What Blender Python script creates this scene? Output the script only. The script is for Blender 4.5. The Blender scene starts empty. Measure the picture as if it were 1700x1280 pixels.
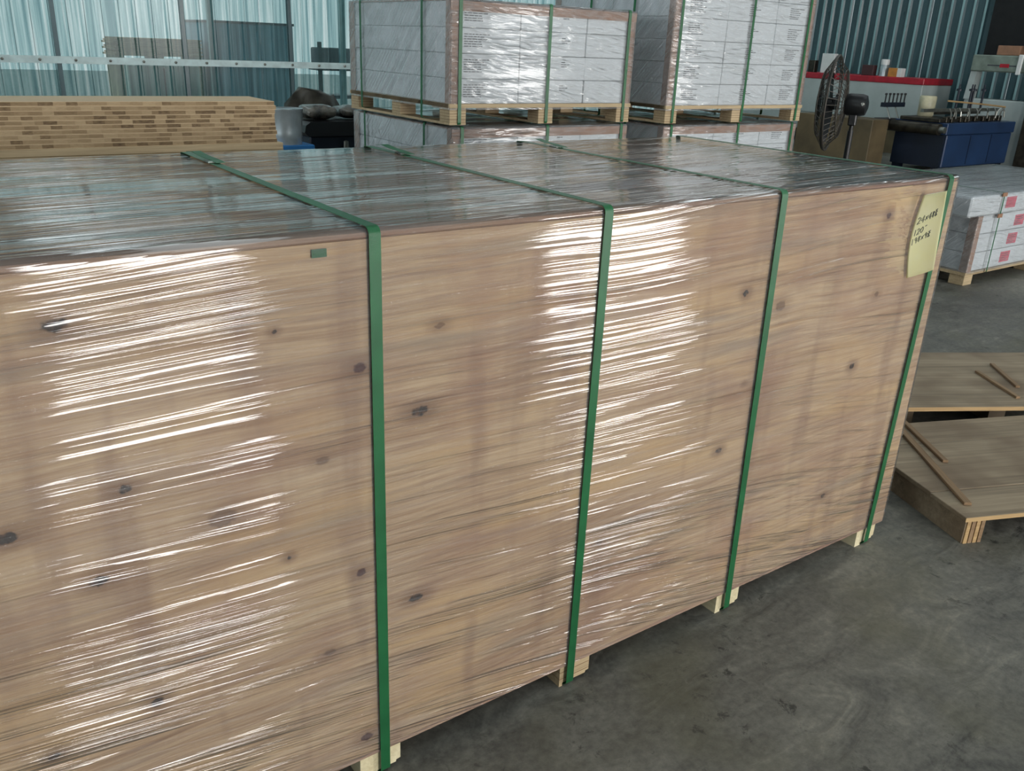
import bpy, bmesh, math, random
from mathutils import Vector, Matrix
random.seed(7)
S = bpy.context.scene
COL = S.collection

# ------------------------------------------------------------------ camera
YAW, PITCH, ROLL, FPX = 0.63287, 0.37363, 0.04265, 1444.9
CAM = Vector((-0.7655, -1.5106, 1.7035))
fw = Vector((math.sin(YAW)*math.cos(PITCH), math.cos(YAW)*math.cos(PITCH), -math.sin(PITCH)))
r0 = Vector((math.cos(YAW), -math.sin(YAW), 0)); u0 = r0.cross(fw)
rt = math.cos(ROLL)*r0 + math.sin(ROLL)*u0
up = -math.sin(ROLL)*r0 + math.cos(ROLL)*u0
cd = bpy.data.cameras.new('camera'); cam = bpy.data.objects.new('camera', cd); COL.objects.link(cam)
cd.sensor_width = 36; cd.lens = FPX/1700*36; cd.clip_start = 0.05; cd.clip_end = 200
M3 = Matrix((rt, up, -fw)).transposed()
cam.matrix_world = Matrix.Translation(CAM) @ M3.to_4x4()
S.camera = cam

# ------------------------------------------------------------------ world, daylight, exposure
W = bpy.data.worlds.new('overcast_sky'); S.world = W; W.use_nodes = True
bg = W.node_tree.nodes['Background']; bg.inputs[0].default_value = (0.80, 0.89, 0.91, 1); bg.inputs[1].default_value = 1.1
def daylight(name, loc, rot, sx, sy, radiance, col):
    l = bpy.data.lights.new(name, 'AREA'); l.shape = 'RECTANGLE'; l.size = sx; l.size_y = sy
    l.energy = radiance*math.pi*sx*sy; l.color = col
    o = bpy.data.objects.new(name, l); COL.objects.link(o); o.location = loc; o.rotation_euler = rot
    return o
DOORS = [(-0.45, 2.05, 0.0, 3.9), (7.3, 10.9, 0.0, 4.2)]            # door openings in the wall behind the camera: x0, x1, z0, z1
for i, (a, b, c, d) in enumerate(DOORS):
    daylight('daylight_door', ((a+b)/2, -9.05, (c+d)/2), (math.radians(90), 0, 0), b-a, d-c, (15, 14)[i], (1.0, 0.975, 0.94))
SKYL = [-6.0, 1.0, 8.0, 14.0]                                     # skylight strips in the roof
for x in SKYL:
    daylight('daylight_roof', (x, 2.2, 6.4), (0, 0, 0), 1.1, 20.0, 1.75, (0.86, 0.96, 1.0))
ADDWIN = (-6.5, 10.0, 1.4, 4.0)                                        # added window band in the left wall to brighten left-facing sides: y0, y1, z0, z1
daylight('daylight_added_window', (-13.95, (ADDWIN[0]+ADDWIN[1])/2, (ADDWIN[2]+ADDWIN[3])/2), (math.radians(90), 0, math.radians(-90)), ADDWIN[1]-ADDWIN[0], ADDWIN[3]-ADDWIN[2], 4.5, (0.9, 0.97, 1.0))
cy = S.cycles
cy.max_bounces = 5; cy.diffuse_bounces = 2; cy.glossy_bounces = 2; cy.transmission_bounces = 2; cy.transparent_max_bounces = 10
cy.caustics_reflective = False; cy.caustics_refractive = False; cy.use_adaptive_sampling = True; cy.adaptive_threshold = 0.05; cy.adaptive_min_samples = 12; cy.use_denoising = True
S.view_settings.view_transform = 'Standard'; S.view_settings.look = 'None'
S.view_settings.gamma = 1; S.view_settings.use_curve_mapping = False
S.view_settings.exposure = 0.0

# ------------------------------------------------------------------ mesh helpers
def lin(c):
    return tuple((v/255/12.92 if v <= 10 else ((v/255+0.055)/1.055)**2.4) for v in c) + (1,)
class MB:
    def __init__(s): s.v = []; s.f = []
    def add(s, vs, fs):
        n = len(s.v); s.v += [tuple(v) for v in vs]; s.f += [tuple(i+n for i in f) for f in fs]; return s
    def box(s, x0, x1, y0, y1, z0, z1, M=None, bev=0):
        if bev:
            bm = bmesh.new(); bmesh.ops.create_cube(bm, size=1)
            for v in bm.verts: v.co = Vector(((x0+x1)/2+v.co.x*(x1-x0), (y0+y1)/2+v.co.y*(y1-y0), (z0+z1)/2+v.co.z*(z1-z0)))
            bmesh.ops.bevel(bm, geom=bm.edges[:], offset=bev, segments=1, affect='EDGES')
            bm.verts.index_update(); vs = [v.co.copy() for v in bm.verts]; fs = [[v.index for v in f.verts] for f in bm.faces]; bm.free()
        else:
            vs = [Vector(p) for p in ((x0,y0,z0),(x1,y0,z0),(x1,y1,z0),(x0,y1,z0),(x0,y0,z1),(x1,y0,z1),(x1,y1,z1),(x0,y1,z1))]
            fs = [(0,3,2,1),(4,5,6,7),(0,1,5,4),(1,2,6,5),(2,3,7,6),(3,0,4,7)]
        if M: vs = [M @ v for v in vs]
        return s.add(vs, fs)
    def tube(s, pts, r, n=8, caps=True, closed=False):
        pts = [Vector(p) for p in pts]; rs = r if isinstance(r, (list, tuple)) else [r]*len(pts)
        vs = []; m = len(pts); ref = None
        for i, p in enumerate(pts):
            a = pts[(i-1) % m] if (i or closed) else p; b = pts[(i+1) % m] if (i < m-1 or closed) else p
            t = (b-a).normalized()
            if ref is None: ref = t.orthogonal().normalized()
            ref = (ref - t*ref.dot(t)).normalized(); q = t.cross(ref)
            for k in range(n):
                an = 2*math.pi*k/n; vs.append(p + rs[i]*(math.cos(an)*ref + math.sin(an)*q))
        fs = []
        for i in range(m if closed else m-1):
            j = (i+1) % m
            for k in range(n): fs.append((i*n+k, i*n+(k+1) % n, j*n+(k+1) % n, j*n+k))
        if caps and not closed: fs += [tuple(range(n))[::-1], tuple(range((m-1)*n, m*n))]
        return s.add(vs, fs)
    def lathe(s, prof, c=(0,0,0), n=24, axis='z', M=None):
        vs = []
        for (r, h) in prof:
            for k in range(n):
                a = 2*math.pi*k/n; p = Vector((r*math.cos(a), r*math.sin(a), h))
                if axis == 'x': p = Vector((p.z, p.x, p.y))
                if axis == 'y': p = Vector((p.x, p.z, p.y))
                if M: p = M @ p
                vs.append(p + Vector(c))
        fs = []
        for i in range(len(prof)-1):
            for k in range(n): fs.append((i*n+k, i*n+(k+1) % n, (i+1)*n+(k+1) % n, (i+1)*n+k))
        if prof[0][0] > 1e-6: fs.append(tuple(range(n))[::-1])
        if prof[-1][0] > 1e-6: fs.append(tuple(range((len(prof)-1)*n, len(prof)*n)))
        return s.add(vs, fs)
    def prism(s, poly, y0, y1, axis='y'):
        n = len(poly)
        mk = {'y': lambda p, t: (p[0], t, p[1]), 'x': lambda p, t: (t, p[0], p[1]), 'z': lambda p, t: (p[0], p[1], t)}[axis]
        vs = [mk(p, y0) for p in poly] + [mk(p, y1) for p in poly]
        fs = [tuple(range(n))[::-1], tuple(range(n, 2*n))] + [(i, (i+1) % n, n+(i+1) % n, n+i) for i in range(n)]
        return s.add(vs, fs)
    def mesh(s, name, mat, smooth=False):
        me = bpy.data.meshes.new(name); me.from_pydata(s.v, [], s.f); me.validate()
        bm = bmesh.new(); bm.from_mesh(me); bmesh.ops.recalc_face_normals(bm, faces=bm.faces[:]); bm.to_mesh(me); bm.free()
        if mat: me.materials.append(mat)
        if smooth:
            me.polygons.foreach_set('use_smooth', [True]*len(me.polygons))
            if smooth is not True: me.set_sharp_from_angle(angle=math.radians(smooth))
        return me
    def build(s, name, mat, parent=None, smooth=False, loc=None):
        return obj(name, s.mesh(name, mat, smooth), parent, loc)
def obj(name, me, parent=None, loc=None, rz=0):
    o = bpy.data.objects.new(name, me); COL.objects.link(o)
    if parent: o.parent = parent
    if loc: o.location = loc
    if rz: o.rotation_euler.z = rz
    return o
def thing(name, label, cat, loc=(0,0,0), rz=0, group=None):
    o = bpy.data.objects.new(name, None); COL.objects.link(o); o.location = loc; o.rotation_euler.z = rz
    o.empty_display_size = 0.1
    return tag(o, label, cat, group)
def tag(o, label, cat, group=None):
    o['label'] = label; o['category'] = cat
    if group: o['group'] = group
    return o
def struct(o, label=None, cat=None):
    o['kind'] = 'structure'
    if label: o['label'] = label; o['category'] = cat
    return o

# ------------------------------------------------------------------ materials
class NT:
    def __init__(s, name):
        s.m = bpy.data.materials.new(name); s.m.use_nodes = True; s.t = s.m.node_tree; s.t.nodes.clear()
        s.out = s.n('ShaderNodeOutputMaterial')
    def n(s, ty, **kw):
        d = s.t.nodes.new(ty)
        for k, v in kw.items(): setattr(d, k, v)
        return d
    def set(s, sock, v):
        if isinstance(v, bpy.types.NodeSocket): s.t.links.new(v, sock)
        elif isinstance(v, bpy.types.Node): s.t.links.new(v.outputs[0], sock)
        else: sock.default_value = v
    def math(s, op, a, b=0.0, c=None):
        d = s.n('ShaderNodeMath', operation=op); s.set(d.inputs[0], a); s.set(d.inputs[1], b)
        if c is not None: s.set(d.inputs[2], c)
        return d.outputs[0]
    def vmath(s, op, a, b=(0,0,0)):
        d = s.n('ShaderNodeVectorMath', operation=op); s.set(d.inputs[0], a); s.set(d.inputs[1], b)
        return d.outputs[1] if op in ('LENGTH', 'DOT_PRODUCT', 'DISTANCE') else d.outputs[0]
    def coord(s, kind='Object'): return s.n('ShaderNodeTexCoord').outputs[kind]
    def sep(s, v):
        d = s.n('ShaderNodeSeparateXYZ'); s.set(d.inputs[0], v); return d.outputs
    def comb(s, x, y, z):
        d = s.n('ShaderNodeCombineXYZ')
        for i, q in enumerate((x, y, z)): s.set(d.inputs[i], q)
        return d.outputs[0]
    def noise(s, v, scale=1.0, detail=3.0, rough=0.55, dist=0.0):
        d = s.n('ShaderNodeTexNoise'); s.set(d.inputs['Vector'], v); d.inputs['Scale'].default_value = scale
        d.inputs['Detail'].default_value = detail; d.inputs['Roughness'].default_value = rough; d.inputs['Distortion'].default_value = dist
        return d.outputs[0]
    def ramp(s, f, stops, interp='LINEAR'):
        d = s.n('ShaderNodeValToRGB'); s.set(d.inputs[0], f); e = d.color_ramp.elements; d.color_ramp.interpolation = interp
        while len(e) < len(stops): e.new(0.5)
        for i, (p, c) in enumerate(stops):
            e[i].position = p; e[i].color = c if len(c) == 4 else lin(c)
        return d.outputs[0]
    def mapr(s, v, a, b, c=0.0, d_=1.0, smooth=False):
        d = s.n('ShaderNodeMapRange', interpolation_type='SMOOTHSTEP' if smooth else 'LINEAR')
        s.set(d.inputs[0], v)
        for i, q in enumerate((a, b, c, d_)): d.inputs[i+1].default_value = q
        return d.outputs[0]
    def mix(s, f, a, b, mode='MIX'):
        d = s.n('ShaderNodeMix', data_type='RGBA', blend_type=mode); s.set(d.inputs[0], f)
        s.set(d.inputs[6], a if not isinstance(a, tuple) or len(a) == 4 else lin(a)); s.set(d.inputs[7], b if not isinstance(b, tuple) or len(b) == 4 else lin(b))
        return d.outputs[2]
    def bump(s, h, dist=1.0, strength=1.0):
        d = s.n('ShaderNodeBump'); s.set(d.inputs['Height'], h); d.inputs['Distance'].default_value = dist; d.inputs['Strength'].default_value = strength
        return d.outputs[0]
    def pbsdf(s, color, rough=0.5, metal=0.0, spec=0.5, normal=None, alpha=None, **kw):
        d = s.n('ShaderNodeBsdfPrincipled'); s.set(d.inputs['Base Color'], color if not isinstance(color, tuple) or len(color) == 4 else lin(color))
        s.set(d.inputs['Roughness'], rough); s.set(d.inputs['Metallic'], metal); s.set(d.inputs['Specular IOR Level'], spec)
        if normal is not None: s.set(d.inputs['Normal'], normal)
        if alpha is not None: s.set(d.inputs['Alpha'], alpha)
        for k, v in kw.items(): s.set(d.inputs[k.replace('_', ' ')], v)
        return d.outputs[0]
    def mixs(s, f, a, b):
        d = s.n('ShaderNodeMixShader'); s.set(d.inputs[0], f); s.set(d.inputs[1], a); s.set(d.inputs[2], b); return d.outputs[0]
    def done(s, sh): s.set(s.out.inputs[0], sh); return s.m

def plain(name, c, rough=0.6, metal=0.0, var=0.12, scale=6.0, spec=0.5, bumpd=0.0, stretch=(1,1,1)):
    t = NT(name); v = t.vmath('MULTIPLY', t.coord(), stretch); n = t.noise(v, scale, 4)
    lo = tuple(max(0, x*(1-var)) for x in c); hi = tuple(min(255, x*(1+var)) for x in c)
    colr = t.ramp(n, [(0.3, lo), (0.7, hi)])
    nb = t.bump(t.noise(v, scale*6, 3), bumpd) if bumpd else None
    return t.done(t.pbsdf(colr, t.mapr(n, 0.3, 0.7, rough*0.9, min(1, rough*1.1)), metal, spec, nb))

def wood(name, dark, light, axis=0, fine=120, red=None, rough=0.6, rnd=True):
    t = NT(name); v = t.coord()
    if rnd:
        oi = t.n('ShaderNodeObjectInfo'); off = t.math('MULTIPLY', oi.outputs['Random'], 37.0)
        v = t.vmath('ADD', v, t.comb(off, off, off))
    st = [fine]*3; st[axis] = fine*0.03
    n = t.noise(t.vmath('MULTIPLY', v, tuple(st)), 1.0, 4, 0.6, 0.6)
    st2 = [8.0]*3; st2[axis] = 1.2
    n2 = t.noise(t.vmath('MULTIPLY', v, tuple(st2)), 1.0, 3)
    c = t.ramp(t.math('ADD', t.math('MULTIPLY', n, 0.55), t.math('MULTIPLY', n2, 0.45)), [(0.3, dark), (0.68, light)])
    if red: c = t.mix(t.mapr(t.noise(v, 3.0, 2), 0.45, 0.7), c, red)
    return t.done(t.pbsdf(c, rough, 0, 0.35, t.bump(n, 0.0006)))

# positions of knots on the big front panel: x, z, radius x, radius z, kind (0 red-brown solid, 1 dark cracked, 2 faint)
KNOTS = [(-0.041,1.082,.016,.011,0),(0.10,0.957,.022,.012,1),(-0.506,0.935,.014,.009,1),(-0.50,0.454,.014,.011,1),(-0.05,0.60,.015,.010,0),
 (0.088,0.482,.020,.010,1),(-0.046,0.132,.018,.012,0),(-0.13,0.896,.018,.009,2),(-0.131,0.419,.016,.009,2),(-0.214,1.186,.007,.005,1),
 (-0.575,1.252,.022,.012,1),(-0.57,0.764,.018,.011,1),(1.128,1.089,.012,.010,1),(1.757,1.257,.014,.010,0),(1.291,1.031,.022,.016,2),
 (1.712,0.77,.014,.010,1),(1.773,1.005,.012,.010,2),(1.106,0.614,.014,.009,1),(1.69,0.298,.012,.008,1),(0.661,0.447,.012,.010,2),
 (0.146,1.144,.014,.008,2),(-0.212,0.694,.008,.006,1),(-0.701,0.895,.022,.012,1),(-0.339,0.825,.030,.020,2),(1.18,0.811,.008,.005,1),(-0.692,0.418,.012,.008,1)]
def front_wood():
    t = NT('pine_plywood_face'); v = t.coord(); x, y, z = t.sep(v)
    warp = t.math('MULTIPLY', t.math('SUBTRACT', t.noise(t.vmath('MULTIPLY', v, (1.3, 1, 3)), 1.0, 2), 0.5), 0.07)
    zz = t.math('ADD', t.math('ADD', z, warp), t.math('MULTIPLY', x, -0.012))
    g1 = t.noise(t.comb(t.math('MULTIPLY', x, 2.2), 0.0, t.math('MULTIPLY', zz, 75)), 1.0, 5, 0.62)
    g2 = t.noise(t.comb(t.math('MULTIPLY', x, 5.0), 3.0, t.math('MULTIPLY', zz, 260)), 1.0, 3, 0.6)
    g3 = t.noise(t.comb(t.math('MULTIPLY', x, 1.1), 7.0, t.math('MULTIPLY', zz, 9)), 1.0, 3, 0.5)
    f = t.math('ADD', t.math('ADD', t.math('MULTIPLY', g1, 0.42), t.math('MULTIPLY', g2, 0.27)), t.math('MULTIPLY', g3, 0.31))
    c = t.ramp(f, [(0.33, (134,104,80)), (0.43, (174,142,112)), (0.53, (200,170,136)), (0.66, (222,196,160))])
    # broad stains: pink-brown and honey patches, faint upright bands
    b1 = t.noise(t.vmath('MULTIPLY', v, (2.6, 1, 2.2)), 1.0, 4, 0.6)
    c = t.mix(t.mapr(b1, 0.48, 0.68, 0, 0.6), c, (166,124,102))
    b2 = t.noise(t.vmath('MULTIPLY', t.vmath('ADD', v, (9, 0, 4)), (2.0, 1, 7)), 1.0, 3, 0.5)
    c = t.mix(t.mapr(b2, 0.52, 0.68, 0, 0.6), c, (214,178,128))
    b3 = t.noise(t.vmath('MULTIPLY', t.vmath('ADD', v, (3, 0, 8)), (9, 1, 1.4)), 1.0, 3, 0.5)
    c = t.mix(t.mapr(b3, 0.53, 0.70, 0, 0.55), c, (142,108,88))
    b4 = t.noise(t.vmath('MULTIPLY', t.vmath('ADD', v, (5, 0, 1)), (1.2, 1, 14)), 1.0, 3, 0.5)
    c = t.mix(t.mapr(b4, 0.56, 0.72, 0, 0.5), c, (148,134,118))
    wob = t.noise(v, 70, 3)
    for kind, an in enumerate(('knot_red', 'knot_dark', 'knot_faint')):
        at = t.n('ShaderNodeAttribute', attribute_name=an); d0 = at.outputs['Fac']
        d = t.math('ADD', d0, t.math('MULTIPLY', t.math('SUBTRACT', wob, 0.5), 0.9))
        c = t.mix(t.mapr(d, 0.6, 3.6, (0.6, 0.65, 0.4)[kind], 0.0, True), c, (118,82,60))
        if kind == 1: kc = t.ramp(wob, [(0.46, (26,14,14)), (0.66, (104,72,54))])
        else: kc = (74,32,26) if kind == 0 else (96,66,50)
        c = t.mix(t.mapr(d, 0.75, 1.15, (1.0, 0.95, 0.6)[kind], 0.0, True), c, kc)
    return t.done(t.pbsdf(c, 0.55, 0, 0.3))

def film_mat(name, clear=True, amp=1.0, haze=0.05, rough=0.1, fx=1.6, fv=42, boost=1.0, vdir=True, fold=1.2, gather=0.0, tint=(0.98,0.98,0.98,1)):
    """stretch film: see-through, glossy, with long stretch wrinkles running along x"""
    t = NT(name); v = t.coord(); x, y, z = t.sep(v)
    u = t.math('ADD', z, y) if vdir else z
    wl = t.noise(t.vmath('MULTIPLY', v, (0.9, 1.2, 1.2)), 1.0, 1)
    fan = t.math('MULTIPLY', t.math('MULTIPLY', x, t.math('SUBTRACT', 1.06, u)), 0.16)
    u = t.math('ADD', t.math('ADD', u, t.math('MULTIPLY', wl, 0.06)), fan)
    a = t.noise(t.comb(t.math('MULTIPLY', x, fx), 0.0, t.math('MULTIPLY', u, fv)), 1.0, 1, 0.5)
    ra = t.math('POWER', t.math('MAXIMUM', t.math('SUBTRACT', 1.0, t.math('MULTIPLY', t.math('ABSOLUTE', t.math('SUBTRACT', a, 0.5)), 3.2)), 0.0), 3.0)
    b = t.noise(t.comb(t.math('MULTIPLY', x, fx*1.8), 5.0, t.math('MULTIPLY', u, fv*3.2)), 1.0, 1, 0.5)
    rb = t.math('POWER', t.math('MAXIMUM', t.math('SUBTRACT', 1.0, t.math('MULTIPLY', t.math('ABSOLUTE', t.math('SUBTRACT', b, 0.5)), 3.2)), 0.0), 3.0)
    calm = t.mapr(t.noise(t.vmath('MULTIPLY', t.vmath('ADD', v, (2,2,2)), (0.9, 13, 13)), 1.0, 2), 0.38, 0.60, 0.16, 1.0, True)
    if gather: calm = t.math('MULTIPLY', calm, t.mapr(z, 0.10, 0.75, 1.0+gather, 1.0, True))
    h = t.math('ADD', t.math('MULTIPLY', ra, 0.0040*amp), t.math('MULTIPLY', rb, 0.0009*amp))
    h = t.math('MULTIPLY', h, calm)
    nb = t.bump(h, 1.0)
    hz = t.math('ADD', haze, t.math('MULTIPLY', t.math('ADD', t.math('POWER', ra, 3.0), rb), haze*fold))
    fr = t.n('ShaderNodeFresnel'); fr.inputs[0].default_value = 1.5; t.set(fr.inputs['Normal'], nb)
    fac = t.math('MULTIPLY', fr.outputs[0], 1.5*boost); fac = t.math('MINIMUM', fac, 0.75)
    gl = t.n('ShaderNodeBsdfGlossy'); gl.inputs['Roughness'].default_value = rough; t.set(gl.inputs['Normal'], nb); gl.inputs[0].default_value = (1,1,1,1)
    tr = t.n('ShaderNodeBsdfTransparent'); tr.inputs[0].default_value = tint
    df = t.n('ShaderNodeBsdfDiffuse'); df.inputs[0].default_value = (0.85,0.87,0.88,1); t.set(df.inputs['Normal'], nb)
    base = t.mixs(hz, tr.outputs[0], df.outputs[0])
    return t.done(t.mixs(fac, base, gl.outputs[0]))

M = {}
M['front'] = front_wood()
M['panel'] = wood('panel_wood', (134,106,88), (184,152,126), 0, 90, (150,112,94))
M['bearer'] = wood('pale_bearer_wood', (196,180,140), (232,222,188), 1, 110)
M['lvl'] = wood('laminated_pallet_wood', (152,132,102), (206,184,148), 0, 90)
M['film'] = film_mat('stretch_film', amp=1.0, haze=0.03, rough=0.055, fx=0.75, fv=36, gather=0.9)
M['film_box'] = film_mat('stretch_film_crinkled', amp=1.3, haze=0.08, rough=0.15, fx=5, fv=30, boost=0.75, fold=1.2)
def strap_mat():
    t = NT('green_strap'); v = t.coord(); x, y, z = t.sep(v)
    u = t.math('ADD', z, y)
    wv = t.math('MULTIPLY', t.math('MULTIPLY', t.math('SINE', t.math('MULTIPLY', u, 1900)), t.math('SINE', t.math('MULTIPLY', x, 1500))), 0.0001)
    c = t.ramp(t.noise(v, 9, 2), [(0.3, (24,86,50)), (0.7, (34,104,62))])
    return t.done(t.pbsdf(c, 0.34, 0, 0.5, t.bump(wv, 1.0)))
M['strap'] = strap_mat()
M['seal'] = plain('crimp_seal_steel', (120,128,122), 0.3, 0.9)
def floor_mat():
    t = NT('stained_concrete'); v = t.coord()
    n1 = t.noise(v, 0.8, 6, 0.62, 0.5); n2 = t.noise(t.vmath('MULTIPLY', v, (1, 2.2, 1)), 3.5, 6, 0.66, 1.2); n3 = t.noise(v, 38, 4, 0.7)
    f = t.math('ADD', t.math('ADD', t.math('MULTIPLY', n1, 0.35), t.math('MULTIPLY', n2, 0.4)), t.math('MULTIPLY', n3, 0.25))
    c = t.ramp(f, [(0.36, (60,60,56)), (0.46, (95,94,88)), (0.54, (116,115,107)), (0.66, (150,147,135))])
    c = t.mix(t.mapr(t.noise(v, 1.7, 3), 0.52, 0.7, 0, 0.5), c, (92,90,70))
    sp = t.noise(v, 11, 5, 0.75, 0.4)
    msk = t.math('MULTIPLY', t.mapr(sp, 0.58, 0.66, 0, 0.8), t.mapr(t.noise(v, 1.3, 3), 0.46, 0.60))
    c = t.mix(msk, c, (42,42,38))
    c = t.mix(t.mapr(t.noise(t.vmath('ADD', v, (7,3,0)), 14, 3, 0.6), 0.70, 0.76, 0, 0.45), c, (150,150,142))
    return t.done(t.pbsdf(c, t.mapr(n2, 0.3, 0.7, 0.42, 0.75), 0, 0.4, t.bump(t.math('ADD', n2, t.math('MULTIPLY', n3, 0.3)), 0.003)))
M['floor'] = floor_mat()
def sheet_mat():
    """see-through teal corrugated plastic sheeting"""
    t = NT('clear_teal_sheeting'); v = t.coord('Object')
    oi = t.n('ShaderNodeObjectInfo'); off = t.math('MULTIPLY', oi.outputs['Random'], 31.0); v = t.vmath('ADD', v, t.comb(off, 0.0, 0.0))
    n = t.noise(t.vmath('MULTIPLY', v, (16, 9, 0.35)), 1.0, 3, 0.6, 0.3)
    tint = t.ramp(n, [(0.34, lin((128,164,168))), (0.5, lin((176,206,206))), (0.66, lin((236,246,244)))])
    tr = t.n('ShaderNodeBsdfTransparent'); t.set(tr.inputs[0], tint)
    pb = t.pbsdf(t.ramp(n, [(0.35, (84,118,122)), (0.65, (132,164,166))]), 0.2, 0, 0.7)
    lw = t.n('ShaderNodeLayerWeight'); lw.inputs[0].default_value = 0.5
    return t.done(t.mixs(t.mapr(lw.outputs['Facing'], 0.25, 0.7, 0.40, 0.85), tr.outputs[0], pb))
M['sheet'] = sheet_mat()
M['teal'] = plain('teal_painted_steel', (66,92,98), 0.3, 0.1, 0.12, 1.2, 0.6, stretch=(4,4,0.5))
M['rib'] = plain('worn_pale_rib_paint', (150,186,188), 0.35, 0.1, 0.06, 2)  # door light catching the rib crests, put into a paler colour
M['rail'] = plain('pale_steel_angle', (205,226,226), 0.4, 0.1, 0.08)
M['wallgrey'] = plain('painted_grey_wall', (150,158,158), 0.7)
M['roof'] = plain('roof_sheet', (120,132,134), 0.6)
M['carton'] = plain('white_carton', (212,220,226), 0.6, 0, 0.03, 5)
M['ink'] = plain('black_print', (62,66,72), 0.7)
M['card'] = plain('brown_cardboard', (150,112,88), 0.75, 0, 0.08, 8)
M['red_label'] = plain('red_label_print', (204,72,100), 0.5)
M['red'] = plain('red_paint', (170,32,48), 0.35)
M['mwhite'] = plain('machine_white_paint', (178,188,186), 0.4, 0, 0.05, 2)
M['tan'] = plain('tan_dusty_panel', (100,86,62), 0.6, 0, 0.18, 2)
M['black'] = plain('black_paint', (24,25,27), 0.4)
M['dark'] = plain('dark_recess_paint', (16,17,19), 0.7)
M['wire'] = plain('dusty_fan_wire', (70,66,60), 0.5, 0.3)
M['blue'] = plain('blue_machine_paint', (38,62,98), 0.35, 0, 0.12, 1.6)
M['navy'] = plain('dark_blue_machine_paint', (18,28,44), 0.45, 0, 0.12, 2)
M['steel'] = plain('worn_steel', (136,138,132), 0.32, 0.8)
M['grease'] = plain('oily_dark_steel', (58,54,46), 0.4, 0.6, 0.3, 9)
M['cream'] = plain('cream_drum', (196,190,160), 0.4)
M['green_grey'] = plain('grey_green_machine_paint', (122,134,124), 0.4)
M['orange'] = plain('orange_carton', (196,132,60), 0.6)
M['maroon'] = plain('maroon_box', (70,42,44), 0.6)
M['white'] = plain('white_plastic', (226,228,226), 0.35, 0, 0.03)
M['galv'] = plain('galvanised_metal', (176,186,190), 0.3, 0.55)
M['bluep'] = plain('blue_plastic', (40,110,170), 0.4)
M['bluepanel'] = plain('blue_grey_cladding', (140,186,206), 0.5, 0, 0.06, 1)
M['palegreen'] = plain('pale_green_cabinet_paint', (150,190,180), 0.5, 0, 0.05, 1)
M['yard'] = plain('yard_concrete', (150,158,156), 0.8)
M['ply'] = wood('grey_weathered_plywood', (112,98,80), (176,158,132), 0, 45, (122,104,84))
M['plyedge'] = wood('raw_plywood_edge', (150,118,80), (204,172,124), 0, 80)
M['yardboard'] = wood('yard_board_wood', (176,140,100), (216,182,140), 0, 60)
M['stick'] = wood('thin_batten_wood', (112,88,64), (160,132,100), 0, 90)
def blockboard():
    t = NT('blockboard_edge'); g = t.coord('Generated'); v = t.coord(); x, y, z = t.sep(v); gx, gy, gz = t.sep(g)
    oi = t.n('ShaderNodeObjectInfo'); off = t.math('MULTIPLY', oi.outputs['Random'], 53.0)
    q = t.comb(t.math('ADD', t.math('MULTIPLY', x, 26), off), 0.0, off)
    vo = t.n('ShaderNodeTexVoronoi', feature='F1', voronoi_dimensions='1D'); t.set(vo.inputs['W'], t.math('ADD', t.math('MULTIPLY', x, 24), off))
    vo.inputs['Scale'].default_value = 1.0
    r = t.sep(vo.outputs['Color'])[0]
    n = t.noise(t.comb(t.math('ADD', t.math('MULTIPLY', x, 60), off), y, t.math('MULTIPLY', z, 300)), 1.0, 3)
    c = t.ramp(t.math('ADD', t.math('MULTIPLY', r, 0.55), t.math('MULTIPLY', n, 0.45)), [(0.16, (78,60,42)), (0.30, (128,106,78)), (0.5, (156,132,100)), (0.85, (188,164,130))])
    core = t.math('MULTIPLY', t.math('GREATER_THAN', gz, 0.10), t.math('LESS_THAN', gz, 0.90))
    c = t.mix(core, (206,182,148), c)
    return t.done(t.pbsdf(c, 0.65, 0, 0.25))
M['blockboard'] = blockboard()
def paper_mat():
    t = NT('yellow_paper'); n = t.noise(t.coord(), 12, 3)
    c = t.ramp(n, [(0.3, (252,249,196)), (0.7, (254,252,212))])
    a = t.pbsdf(c, 0.6, 0, 0.3); tl = t.n('ShaderNodeBsdfTranslucent'); tl.inputs[0].default_value = lin((246,232,140))
    return t.done(t.mixs(0.25, a, tl.outputs[0]))
M['paper'] = paper_mat()

# ------------------------------------------------------------------ the hall
struct(MB().box(-14, 18.2, -9.4, 13.5, -0.2, 0).build('floor', M['floor']), 'dark stained concrete factory floor', 'floor')
yard = MB().box(-30, 18.2, 13.5, 40, -0.22, -0.02).build('yard_ground', M['yard']); struct(yard, 'pale concrete yard outside beyond the see-through sheeting', 'ground')

def corrugated(x0, x1, z0, z1, pitch=0.24, rib=0.03, depth=0.028):
    """trapezoid corrugated sheet, upright ribs, in the xz plane, front towards -y"""
    prof = []; x = x0
    while x < x1-1e-6:
        e = min(x+pitch, x1)
        prof += [(x, 0), (e-rib*2.2, 0), (e-rib*1.6, -depth), (e-rib*0.6, -depth), (e, 0)]; x = e
    m = MB(); n = len(prof)
    vs = [(a, b, z0) for a, b in prof] + [(a, b, z1) for a, b in prof]
    m.add(vs, [(i, i+1, n+i+1, n+i) for i in range(n-1)])
    return m
wb = bpy.data.objects.new('wall_back', None); COL.objects.link(wb); wb.location = (0, 13.5, 0)
struct(wb, 'see-through teal corrugated sheeting wall behind the stacks', 'wall')
sm = corrugated(0, 0.96, 0, 6.2).mesh('sheet', M['sheet'])
for k in range(-14, 19):
    o = obj('sheet', sm, wb, (k*0.96, -0.006*(k % 2), 0))
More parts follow.
